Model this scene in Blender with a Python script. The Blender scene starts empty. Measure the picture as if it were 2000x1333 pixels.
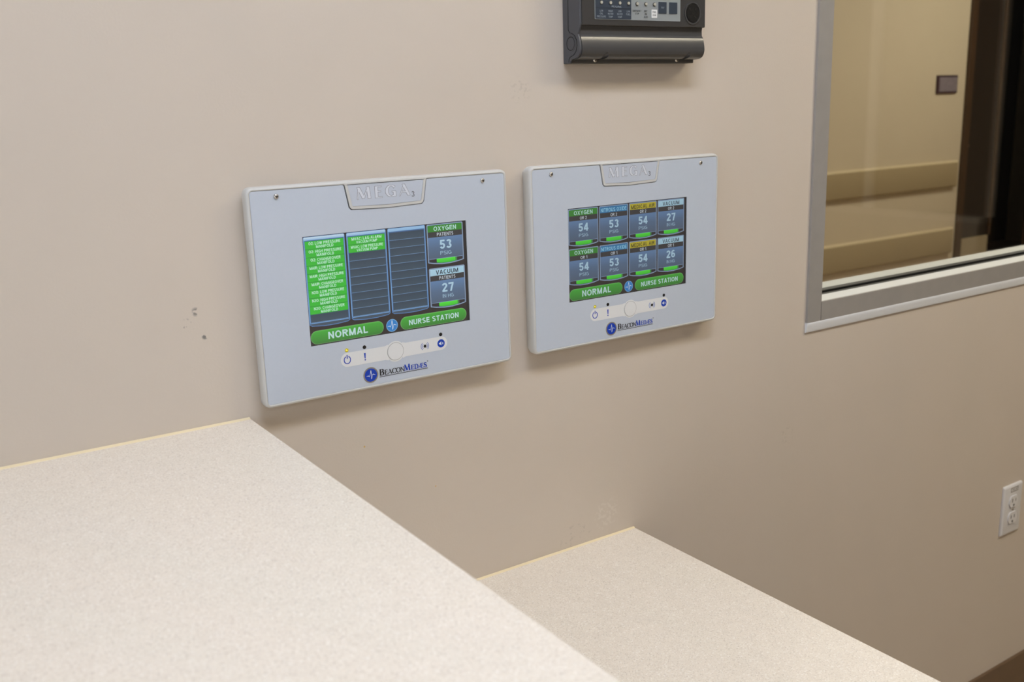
import bpy, math, random
from mathutils import Vector, Matrix
from mathutils.geometry import tessellate_polygon
random.seed(4)
scn = bpy.context.scene
COL = scn.collection

# ------------------------------------------------------------------ camera
F_PX, YAW, PITCH, ROLL = 1912.377, 0.5820, -0.2346, -0.0320
CAM = Vector((-0.3334, -1.1066, 1.4187))
fw = Vector((math.sin(YAW)*math.cos(PITCH), math.cos(YAW)*math.cos(PITCH), math.sin(PITCH)))
r0 = Vector((math.cos(YAW), -math.sin(YAW), 0)); u0 = r0.cross(fw)
rt = r0*math.cos(ROLL)+u0*math.sin(ROLL); up = -r0*math.sin(ROLL)+u0*math.cos(ROLL)
cd = bpy.data.cameras.new('camera'); cam = bpy.data.objects.new('camera', cd); COL.objects.link(cam)
M4 = Matrix(((rt.x, up.x, -fw.x, CAM.x), (rt.y, up.y, -fw.y, CAM.y), (rt.z, up.z, -fw.z, CAM.z), (0, 0, 0, 1)))
cam.matrix_world = M4
cd.sensor_width = 36; cd.lens = F_PX*36/2000; cd.clip_start = 0.02; cd.clip_end = 100
cd.dof.use_dof = True; cd.dof.focus_distance = 1.33; cd.dof.aperture_fstop = 7.0
scn.camera = cam

# ------------------------------------------------------------------ world, exposure, lights
w = bpy.data.worlds.new('world'); scn.world = w; w.use_nodes = True
w.node_tree.nodes['Background'].inputs[0].default_value = (0.9, 0.92, 1, 1)
w.node_tree.nodes['Background'].inputs[1].default_value = 0.0
scn.view_settings.view_transform = 'Standard'; scn.view_settings.look = 'None'
scn.view_settings.exposure = 0.0; scn.view_settings.gamma = 1.0
scn.view_settings.use_curve_mapping = False
scn.cycles.max_bounces = 8; scn.cycles.use_denoising = True
# ceiling troffers (x, y, length along x, width along y, strength, colour)
TROFFERS = [(0.15, -0.95, 1.2, 0.3, 21.5, (1.0, 1.085, 1.28)),
            (2.00, -1.20, 1.2, 0.3, 31.0, (1.0, 0.895, 0.68)),
            (-1.10, -3.3, 1.2, 0.3, 12.5, (1.0, 1.10, 1.30)),
            (2.30, -3.3, 1.2, 0.3, 6.0, (1.0, 0.94, 0.85))]
HALL_LIGHTS = [(2.6, 1.35, 1.2, 0.6, 12.0, (1.0, 0.95, 0.84)), (5.2, 1.35, 1.2, 0.6, 15.0, (1.0, 0.95, 0.84))]
ADDED_DAYLIGHT = (2.8, (0.78, 0.93, 1.16))
SCREEN_GAIN = (0.78, 0.62)

# ------------------------------------------------------------------ materials
def lin(c):
    return tuple(((x/255)/12.92 if x/255 <= .04045 else ((x/255+.055)/1.055)**2.4) for x in c)
def mat(name, rgb, rough=.5, metal=0, spec=.5, emit=None, es=0, bump=None, noise=None, coat=0, srgb=True):
    m = bpy.data.materials.new(name); m.use_nodes = True
    nt = m.node_tree; b = nt.nodes['Principled BSDF']
    c = lin(rgb) if srgb else rgb
    b.inputs['Base Color'].default_value = (*c, 1); b.inputs['Roughness'].default_value = rough
    b.inputs['Metallic'].default_value = metal; b.inputs['Specular IOR Level'].default_value = spec
    b.inputs['Coat Weight'].default_value = coat
    if emit: b.inputs['Emission Color'].default_value = (*emit, 1); b.inputs['Emission Strength'].default_value = es
    tc = nt.nodes.new('ShaderNodeTexCoord')
    if noise:   # (scale, amount, detail)
        n = nt.nodes.new('ShaderNodeTexNoise'); n.inputs['Scale'].default_value = noise[0]; n.inputs['Detail'].default_value = noise[2]
        nt.links.new(tc.outputs['Object'], n.inputs['Vector'])
        r = nt.nodes.new('ShaderNodeMapRange'); r.inputs[1].default_value = .3; r.inputs[2].default_value = .7
        r.inputs[3].default_value = 1-noise[1]; r.inputs[4].default_value = 1+noise[1]
        nt.links.new(n.outputs[0], r.inputs[0])
        mx = nt.nodes.new('ShaderNodeVectorMath'); mx.operation = 'SCALE'; mx.inputs[0].default_value = c
        nt.links.new(r.outputs[0], mx.inputs['Scale']); nt.links.new(mx.outputs[0], b.inputs['Base Color'])
    if bump:    # (scale, strength, distance)
        n = nt.nodes.new('ShaderNodeTexNoise'); n.inputs['Scale'].default_value = bump[0]; n.inputs['Detail'].default_value = 3
        nt.links.new(tc.outputs['Object'], n.inputs['Vector'])
        bp = nt.nodes.new('ShaderNodeBump'); bp.inputs['Strength'].default_value = bump[1]; bp.inputs['Distance'].default_value = bump[2]
        nt.links.new(n.outputs[0], bp.inputs['Height']); nt.links.new(bp.outputs[0], b.inputs['Normal'])
    return m

def wall_paint(name, rgb, spots=()):
    """painted drywall: roller stipple, slight mottling, a few scuffs and specks with their own shapes"""
    m = mat(name, rgb, rough=.55, spec=.35, bump=(330, .22, .0006), noise=(5, .012, 2))
    nt = m.node_tree; b = nt.nodes['Principled BSDF']
    src = b.inputs['Base Color'].links[0].from_socket
    tc = [n for n in nt.nodes if n.type == 'TEX_COORD'][0]
    nz = nt.nodes.new('ShaderNodeTexNoise'); nz.inputs['Scale'].default_value = 160; nz.inputs['Detail'].default_value = 2
    nt.links.new(tc.outputs['Object'], nz.inputs['Vector'])
    for (x, z, rad, col, amt, thr) in spots:
        d = nt.nodes.new('ShaderNodeVectorMath'); d.operation = 'DISTANCE'; d.inputs[1].default_value = (x, 0, z)
        nt.links.new(tc.outputs['Object'], d.inputs[0])
        s = nt.nodes.new('ShaderNodeMapRange'); s.inputs[1].default_value = rad; s.inputs[2].default_value = rad*.5
        nt.links.new(d.outputs['Value'], s.inputs[0])
        t = nt.nodes.new('ShaderNodeMapRange'); t.inputs[1].default_value = thr; t.inputs[2].default_value = thr+.08; t.inputs[4].default_value = amt
        nt.links.new(nz.outputs[0], t.inputs[0])
        mu = nt.nodes.new('ShaderNodeMath'); mu.operation = 'MULTIPLY'
        nt.links.new(s.outputs[0], mu.inputs[0]); nt.links.new(t.outputs[0], mu.inputs[1])
        mx = nt.nodes.new('ShaderNodeMix'); mx.data_type = 'RGBA'; mx.inputs[7].default_value = (*lin(col), 1)
        nt.links.new(mu.outputs[0], mx.inputs[0]); nt.links.new(src, mx.inputs[6]); src = mx.outputs[2]
    nt.links.new(src, b.inputs['Base Color'])
    return m

def speckle(name, rgb, dark, light):
    """solid-surface counter: fine grey and cream grains"""
    m = mat(name, rgb, rough=.42, spec=.4)
    nt = m.node_tree; b = nt.nodes['Principled BSDF']; tc = [n for n in nt.nodes if n.type == 'TEX_COORD'][0]
    src = None
    for sc, lo, hi, col, amt in ((620, .54, .68, dark, .6), (430, .55, .68, light, .8), (60, .35, .75, dark, .12)):
        n = nt.nodes.new('ShaderNodeTexNoise'); n.inputs['Scale'].default_value = sc; n.inputs['Detail'].default_value = 2.5
        nt.links.new(tc.outputs['Object'], n.inputs['Vector'])
        r = nt.nodes.new('ShaderNodeMapRange'); r.inputs[1].default_value = lo; r.inputs[2].default_value = hi; r.inputs[4].default_value = amt
        nt.links.new(n.outputs[0], r.inputs[0])
        mx = nt.nodes.new('ShaderNodeMix'); mx.data_type = 'RGBA'; mx.inputs[7].default_value = (*lin(col), 1)
        nt.links.new(r.outputs[0], mx.inputs[0])
        if src: nt.links.new(src, mx.inputs[6])
        else: mx.inputs[6].default_value = (*lin(rgb), 1)
        src = mx.outputs[2]
    nt.links.new(src, b.inputs['Base Color'])
    return m

SCUFFS = [(-.033, 1.204, .006, (110, 105, 100), .75, .5), (-.0257, 1.174, .004, (90, 90, 90), .8, .45), (-.045, 1.19, .010, (140, 132, 122), .6, .6),
          (.1622, .9989, .0016, (205, 165, 80), .9, .2), (.2629, .9196, .0014, (205, 165, 90), .8, .2),
          (.56, .80, .03, (235, 228, 215), .22, .5), (.50, .775, .04, (150, 140, 128), .22, .58), (.02, 1.60, .012, (150, 146, 142), .5, .5), (.42, 1.44, .02, (150, 140, 128), .18, .52), (.97, .84, .02, (150, 140, 125), .2, .55)]
PAINT = (208, 196, 181)
M = dict(
    paint=wall_paint('beige_wall_paint', PAINT, SCUFFS), paint2=wall_paint('beige_wall_paint_room', PAINT),
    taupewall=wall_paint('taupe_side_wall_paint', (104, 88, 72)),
    hallpaint=wall_paint('warm_hall_paint', (205, 190, 162)),
    ceil=mat('ceiling_tile', (225, 223, 218), rough=.9, bump=(200, .4, .002)),
    floor=mat('floor_vinyl', (170, 153, 130), rough=.35, noise=(14, .08, 3)),
    counter=speckle('speckled_cream_counter', (233, 223, 208), (192, 180, 164), (247, 241, 231)),
    caulk=mat('yellowed_caulk', (236, 219, 180), rough=.4),
    laminate=mat('cream_laminate', (205, 192, 170), rough=.45, noise=(30, .03, 2)),
    steel=mat('brushed_aluminium', (166, 162, 156), rough=.45, metal=.2, spec=.5, noise=(40, .03, 3)),
    sill=mat('lit_metal_sill', (225, 226, 222), rough=.45, spec=.4),  # paler than the frame: light on the up-facing sill put into the colour
    bead=mat('white_caulk_bead', (226, 228, 230), rough=.4, bump=(25, .3, .002)),
    gasket=mat('black_rubber_gasket', (22, 22, 22), rough=.5),
    cove=mat('brown_rubber_cove', (110, 88, 66), rough=.5, noise=(25, .05, 2)),
    bezel=mat('warm_grey_plastic', (204, 203, 198), rough=.38),
    face=mat('pale_grey_printed_plastic', (194, 202, 213), rough=.5, noise=(260, .006, 2)),
    gapshade=mat('gap_shade_backing', (60, 60, 64), rough=.7),
    badgeface=mat('pale_grey_badge_plastic', (194, 201, 212), rough=.45),
    letter=mat('silver_white_letter', (216, 220, 228), rough=.4),
    letterline=mat('grey_letter_outline', (120, 122, 128), rough=.5),
    screwm=mat('nickel_screw', (205, 200, 190), rough=.25, metal=.9), screwdark=mat('screw_recess_dark', (40, 38, 36), rough=.6),
    strip=mat('off_white_print', (226, 227, 226), rough=.5), ring=mat('embossed_ring_grey', (176, 176, 174), rough=.5),
    button=mat('off_white_button', (226, 227, 226), rough=.45),
    black=mat('black_plastic', (18, 18, 20), rough=.4), ink=mat('black_ink', (28, 28, 32), rough=.5),
    blue=mat('blue_ink', (10, 62, 178), rough=.45), bluepale=mat('pale_blue_ink', (120, 140, 195), rough=.5),
    white=mat('white_ink', (225, 232, 240), rough=.5), taupe=mat('taupe_ring', (140, 132, 122), rough=.4),
    amber=mat('amber_led', (150, 135, 10), rough=.25, emit=(.75, .62, .03), es=.35),
    amberhi=mat('amber_led_core', (240, 225, 90), rough=.2, emit=(1, .9, .3), es=.5),
    dev=mat('dark_grey_plastic', (74, 73, 72), rough=.27, spec=.55),
    devside=mat('dark_grey_end_plastic', (76, 77, 81), rough=.38),
    devrec=mat('recess_black', (16, 15, 14), rough=.6),
    navy=mat('navy_membrane', (54, 63, 75), rough=.4), mgrey=mat('grey_membrane', (146, 151, 151), rough=.4),
    navyline=mat('dark_line', (25, 30, 38), rough=.5), lens=mat('pale_led_lens', (190, 186, 170), rough=.2),
    lensring=mat('led_ring', (70, 66, 56), rough=.3), label=mat('white_paper_label', (232, 232, 230), rough=.6),
    pale=mat('pale_print', (150, 160, 168), rough=.5),
    plate=mat('white_outlet_plastic', (222, 220, 220), rough=.35), slot=mat('outlet_slot_dark', (60, 52, 44), rough=.6),
    sticker=mat('grey_sticker', (150, 145, 138), rough=.5),
    door=mat('dark_walnut_door', (28, 19, 15), rough=.38, noise=(6, .08, 3)), casing=mat('dark_brown_casing', (62, 42, 24), rough=.4),
    kick=mat('beige_kick_plate', (170, 155, 125), rough=.45), rail=mat('olive_beige_handrail', (168, 150, 115), rough=.45),
    railtop=mat('handrail_cap_beige', (205, 188, 150), rough=.4),
    plaque=mat('maroon_plaque', (60, 38, 46), rough=.4), plaquef=mat('grey_plaque_face', (128, 118, 122), rough=.4, noise=(60, .12, 2)),
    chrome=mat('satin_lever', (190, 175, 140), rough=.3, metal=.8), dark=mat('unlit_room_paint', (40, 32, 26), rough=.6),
    troffer=mat('white_troffer_frame', (235, 235, 232), rough=.5),
)
def glass_mat():
    m = bpy.data.materials.new('window_glass'); m.use_nodes = True; nt = m.node_tree
    for n in list(nt.nodes): nt.nodes.remove(n)
    o = nt.nodes.new('ShaderNodeOutputMaterial'); mix = nt.nodes.new('ShaderNodeMixShader')
    t = nt.nodes.new('ShaderNodeBsdfTransparent'); t.inputs[0].default_value = (.97, .975, .96, 1)
    g = nt.nodes.new('ShaderNodeBsdfGlossy'); g.inputs['Roughness'].default_value = .003
    f = nt.nodes.new('ShaderNodeFresnel'); 
    gm = nt.nodes.new('ShaderNodeNewGeometry'); mr = nt.nodes.new('ShaderNodeMapRange'); mr.inputs[3].default_value = 1.5; mr.inputs[4].default_value = 1/1.5
    nt.links.new(gm.outputs['Backfacing'], mr.inputs[0]); nt.links.new(mr.outputs[0], f.inputs[0])
    nt.links.new(f.outputs[0], mix.inputs[0]); nt.links.new(t.outputs[0], mix.inputs[1]); nt.links.new(g.outputs[0], mix.inputs[2])
    nt.links.new(mix.outputs[0], o.inputs[0]); return m
M['glass'] = glass_mat()
def emis(name, col, s):
    return mat(name, (.8, .8, .8), rough=.6, emit=col, es=s, srgb=False)
def lcd_mat(gain):
    m = mat('lcd_panel', (62, 59, 57), rough=.2, spec=.55); nt = m.node_tree; b = nt.nodes['Principled BSDF']
    a = nt.nodes.new('ShaderNodeVertexColor'); a.layer_name = 'px'
    nt.links.new(a.outputs[0], b.inputs['Emission Color']); b.inputs['Emission Strength'].default_value = gain
    return m
M['lcd_bright'] = lcd_mat(SCREEN_GAIN[0]); M['lcd_dim'] = lcd_mat(SCREEN_GAIN[1])

# ------------------------------------------------------------------ mesh builder
class MB:
    def __init__(s): s.v = []; s.f = []; s.mi = []; s.mats = []; s.vc = {}
    def m(s, name):
        if name not in s.mats: s.mats.append(name)
        return s.mats.index(name)
    def add(s, vs, fs, mt):
        b = len(s.v); s.v += [tuple(x) for x in vs]; k = s.m(mt)
        for f in fs: s.f.append(tuple(b+i for i in f)); s.mi.append(k)
        return b
    def box(s, x0, x1, y0, y1, z0, z1, mt):
        vs = [(x, y, z) for x in (x0, x1) for y in (y0, y1) for z in (z0, z1)]
        s.add(vs, [(0, 1, 3, 2), (4, 6, 7, 5), (0, 4, 5, 1), (2, 3, 7, 6), (0, 2, 6, 4), (1, 5, 7, 3)], mt)
    def prism(s, outer, y0, y1, mt, holes=(), side=None):
        """polygon in the wall plane [(x, z)], front at y0 (towards the room), back at y1"""
        loops = [outer]+list(holes)
        flat = [p for l in loops for p in l]
        tris = tessellate_polygon([[Vector((p[0], p[1], 0)) for p in l] for l in loops])
        n = len(flat)
        vs = [(p[0], y0, p[1]) for p in flat]+[(p[0], y1, p[1]) for p in flat]
        fs = []
        for a, b_, c in tris:
            A, B, C_ = flat[a], flat[b_], flat[c]
            cr = (B[0]-A[0])*(C_[1]-A[1])-(B[1]-A[1])*(C_[0]-A[0])
            t = (a, b_, c) if cr > 0 else (a, c, b_)
            fs.append(t); fs.append((t[0]+n, t[2]+n, t[1]+n))
        s.add(vs, fs, mt)
        base = 0; fs = []
        for l in loops:
            k = len(l); ar = sum(l[i][0]*l[(i+1) % k][1]-l[(i+1) % k][0]*l[i][1] for i in range(k))
            rev = (ar > 0) if l is outer else (ar < 0)
            for i in range(k):
                j = (i+1) % k; q = (base+i, base+j, base+j+n, base+i+n)
                fs.append(q[::-1] if rev else q)
            base += k
        s.add(vs, fs, side or mt)
    def flat(s, poly, y, mt):
        """thin printed shape standing a hair proud of its surface"""
        s.prism(poly, y, y+.00012, mt)
    def disc(s, x, z, r, y0, y1, mt, n=32, rz=None):
        s.prism(ell(x, z, r, rz or r, n), y0, y1, mt)
    def rings(s, loops, mt, closed_first=False, cap_last=False, smooth=True):
        n = len(loops[0]); vs = [p for l in loops for p in l]; fs = []
        for a in range(len(loops)-1):
            for i in range(n):
                j = (i+1) % n; fs.append((a*n+i, a*n+j, (a+1)*n+j, (a+1)*n+i))
        if cap_last: fs.append(tuple((len(loops)-1)*n+i for i in range(n)))
        if closed_first: fs.append(tuple(reversed(range(n))))
        s.add(vs, fs, mt)
    def build(s, name, parent=None, smooth=False, bevel=0, loc=None):
        me = bpy.data.meshes.new(name); me.from_pydata(s.v, [], s.f)
        for k in s.mats: me.materials.append(M[k])
        me.polygons.foreach_set('material_index', s.mi)
        if smooth:
            me.polygons.foreach_set('use_smooth', [True]*len(s.f))
            me.update(); me.set_sharp_from_angle(angle=math.radians(smooth if smooth > 1 else 35))
        me.update(); me.validate()
        o = bpy.data.objects.new(name, me); COL.objects.link(o)
        if parent: o.parent = parent
        if loc: o.location = loc
        if bevel:
            b = o.modifiers.new('bevel', 'BEVEL'); b.width = bevel; b.segments = 3; b.limit_method = 'ANGLE'; b.angle_limit = math.radians(40)
        return o

def ell(x, z, rx, rz, n=32, a0=0, a1=2*math.pi):
    full = abs(a1-a0-2*math.pi) < 1e-6
    return [(x+rx*math.cos(a0+(a1-a0)*i/(n if full else n-1)), z+rz*math.sin(a0+(a1-a0)*i/(n if full else n-1))) for i in range(n)]
def rrect(x0, x1, z0, z1, r, n=6):
    out = []
    for cx, cz, a in ((x1-r, z1-r, 0), (x0+r, z1-r, 90), (x0+r, z0+r, 180), (x1-r, z0+r, 270)):
        for i in range(n+1):
            t = math.radians(a+90*i/n); out.append((cx+r*math.cos(t), cz+r*math.sin(t)))
    return out

def tag(o, label=None, cat=None, group=None, kind=None):
    if label: o['label'] = label
    if cat: o['category'] = cat
    if group: o['group'] = group
    if kind: o['kind'] = kind
    return o
def empty(name, loc, label, cat, group=None):
    o = bpy.data.objects.new(name, None); COL.objects.link(o); o.location = loc; o.empty_display_size = .05
    return tag(o, label, cat, group)
def struct(o): o['kind'] = 'structure'; return o

# ---- plain sans capitals and figures, drawn as even-width strokes
def arc(cx, cy, rx, ry, a0, a1, n=22):
    return [(cx+rx*math.cos(math.radians(a0+(a1-a0)*i/(n-1))), cy+ry*math.sin(math.radians(a0+(a1-a0)*i/(n-1)))) for i in range(n)]
def sans(ch, w):
    """centre lines in a cell one unit high, w the stroke width; returns strokes, cell width"""
    a = w/2; t = 1-a; b = a
    def o(W): return arc(W/2, .5, W/2-a, .5-a, 0, 360, 32)
    if ch == 'A': W = .74; S = [[(b*.9, -.05), (W/2-.02, 1.05)], [(W-b*.9, -.05), (W/2+.02, 1.05)], [(.20, .30), (W-.20, .30)]]
    elif ch == 'C': W = .72; S = [arc(W/2+.02, .5, W/2-a, .5-a, 48, 312, 26)]
    elif ch == 'D': W = .72; S = [[(a, 0), (a, 1)], [(a, t), (.32, t)]+arc(.32, .5, W-.32-a, .5-a, 90, -90, 16)+[(.32, b), (a, b)]]
    elif ch == 'E': W = .62; S = [[(a, 0), (a, 1)], [(a, t), (W-.02, t)], [(a, .52), (W-.06, .52)], [(a, b), (W, b)]]
    elif ch == 'F': W = .60; S = [[(a, 0), (a, 1)], [(a, t), (W, t)], [(a, .50), (W-.08, .50)]]
    elif ch == 'G': W = .78; S = [arc(W/2, .5, W/2-a, .5-a, 48, 330, 26), [(W-a, .08), (W-a, .50)], [(W/2, .46), (W, .46)]]
    elif ch == 'H': W = .70; S = [[(a, 0), (a, 1)], [(W-a, 0), (W-a, 1)], [(a, .52), (W-a, .52)]]
    elif ch == 'I': W = w; S = [[(a, 0), (a, 1)]]
    elif ch == 'K': W = .70; S = [[(a, 0), (a, 1)], [(a, .35), (W-a, 1.05)], [(.28, .58), (W-a*.8, -.05)]]
    elif ch == 'L': W = .56; S = [[(a, 0), (a, 1)], [(a, b), (W, b)]]
    elif ch == 'M': W = .84; S = [[(a, 0), (a, 1)], [(W-a, 0), (W-a, 1)], [(a, 1.02), (W/2, .03)], [(W-a, 1.02), (W/2, .03)]]
    elif ch == 'N': W = .70; S = [[(a, 0), (a, 1)], [(W-a, 0), (W-a, 1)], [(a, 1), (W-a, 0)]]
    elif ch == 'O': W = .80; S = [o(W)]
    elif ch == 'P': W = .66; S = [[(a, 0), (a, 1)], [(a, t), (.36, t)]+arc(.36, .72, W-.36-a, .28-a, 90, -90, 12)+[(.36, .44+a), (a, .44+a)]]
    elif ch == 'R': W = .70; S = [[(a, 0), (a, 1)], [(a, t), (.38, t)]+arc(.38, .73, W-.40-a, .27-a, 90, -90, 12)+[(.38, .46+a), (a, .46+a)], [(.34, .50), (W-a*.8, -.05)]]
    elif ch == 'S': W = .66; S = [arc(W/2, .74, W/2-a-.01, .26-a, 25, 225, 14)+arc(W/2, .27, W/2-a, .27-a, 60, -155, 16)]
    elif ch == 'T': W = .64; S = [[(W/2, 0), (W/2, 1)], [(0, t), (W, t)]]
    elif ch == 'U': W = .70; S = [[(a, 1)]+[(a, .6)]+arc(W/2, .36, W/2-a, .36-a, 180, 360, 16)+[(W-a, .6), (W-a, 1)]]
    elif ch == 'V': W = .70; S = [[(b*.8, 1.05), (W/2-.01, -.05)], [(W-b*.8, 1.05), (W/2+.01, -.05)]]
    elif ch == 'W': W = .98; S = [[(b*.8, 1.05), (.27, -.05)], [(.27, -.05), (W/2, 1.05)], [(W/2, 1.05), (W-.27, -.05)], [(W-.27, -.05), (W-b*.8, 1.05)]]
    elif ch == 'X': W = .70; S = [[(a, -.03), (W-a, 1.03)], [(a, 1.03), (W-a, -.03)]]
    elif ch == 'Y': W = .70; S = [[(W/2, 0), (W/2, .46)], [(b*.8, 1.05), (W/2, .42)], [(W-b*.8, 1.05), (W/2, .42)]]
    elif ch == '0': W = .56; S = [o(W)]
    elif ch == '1': W = .40; S = [[(W-a, 0), (W-a, 1)], [(W-a, .93), (.02, .70)]]
    elif ch == '2': W = .58; S = [arc(W/2, .71, W/2-a, .29-a, 170, -35, 16)+[(a, .10), (a, b)], [(a*.4, b), (W, b)]]
    elif ch == '3': W = .58; S = [arc(W/2, .745, W/2-a-.02, .255-a, 160, -80, 16), arc(W/2, .285, W/2-a, .285-a, 85, -162, 18)]
    elif ch == '4': W = .60; S = [[(W-.10-a, 0), (W-.10-a, 1)], [(W-.10-a, 1), (a*.6, .30)], [(0, .28), (W, .28)]]
    elif ch == '5': W = .58; S = [[(W-.03, t), (.13, t)], [(.06+a, 1), (.03+a, .47)], [(.03+a, .50)]+arc(W/2, .33, W/2-a, .33-a, 110, -160, 20)]
    elif ch == '6': W = .58; S = [arc(W/2, .32, W/2-a, .32-a, 0, 360, 24), [(a, .32), (a, .55)]+arc(W/2+.01, .60, W/2-a, .40-a, 175, 45, 12)]
    elif ch == '7': W = .56; S = [[(0, t), (W, t)], [(W-a, 1-w), (.34, .42), (.20+a*.5, -.02)]]
    elif ch == ':': W = w; S = [[(a, 0), (a, w)], [(a, .5), (a, .5+w)]]
    elif ch == '-': W = .34; S = [[(0, .42), (W, .42)]]
    else: W = .24; S = []
    out = []
    for pts in S:
        n = len(pts); L = []; R = []
        closed = math.hypot(pts[0][0]-pts[-1][0], pts[0][1]-pts[-1][1]) < 1e-6
        for i in range(n):
            p = pts[i-1] if i else (pts[-2] if closed else pts[0]); q = pts[i+1] if i < n-1 else (pts[1] if closed else pts[-1])
            dx, dy = q[0]-p[0], q[1]-p[1]; l = math.hypot(dx, dy) or 1; dx /= l; dy /= l
            k = a
            if 0 < i < n-1:
                d1 = (pts[i][0]-p[0], pts[i][1]-p[1]); l1 = math.hypot(*d1) or 1
                k = a/max(.6, abs(d1[0]*dx+d1[1]*dy)/l1)
            c = lambda v: (v[0], max(0, min(1, v[1])))
            L.append(c((pts[i][0]-dy*k, pts[i][1]+dx*k))); R.append(c((pts[i][0]+dy*k, pts[i][1]-dx*k)))
        out.append((L, R))
    return out, W
_tc = {}
def text_fit(s, x0, x1, z0, z1, bold=.17):
    """vertices and faces of s scaled to fill the given box exactly (z0 bottom)"""
    key = (s, bold)
    if key not in _tc:
        vs = []; fs = []; x = 0
        for ch in s:
            st, W = sans(ch, bold)
            for L, R in st:
                b = len(vs)
                for l, r in zip(L, R): vs += [(x+l[0], l[1]), (x+r[0], r[1])]
                fs += [(b+2*i, b+2*i+1, b+2*i+3, b+2*i+2) for i in range(len(L)-1)]
            x += W+.13
        out = []
        for f in fs:
            ar = sum(vs[f[i]][0]*vs[f[(i+1) % 4]][1]-vs[f[(i+1) % 4]][0]*vs[f[i]][1] for i in range(4))
            if abs(ar) > 1e-7: out.append(f if ar > 0 else f[::-1])
        _tc[key] = (vs, out, x-.13)
    vs, fs, wd = _tc[key]; sx = (x1-x0)/wd; sz = z1-z0
    return [(x0+v[0]*sx, z0+v[1]*sz) for v in vs], fs
def put_text(mb, s, x0, x1, z0, z1, y, mt, bold=.15):
    vs, fs = text_fit(s, x0, x1, z0, z1, bold)
    mb.add([(v[0], y, v[1]) for v in vs], fs, mt)

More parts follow.
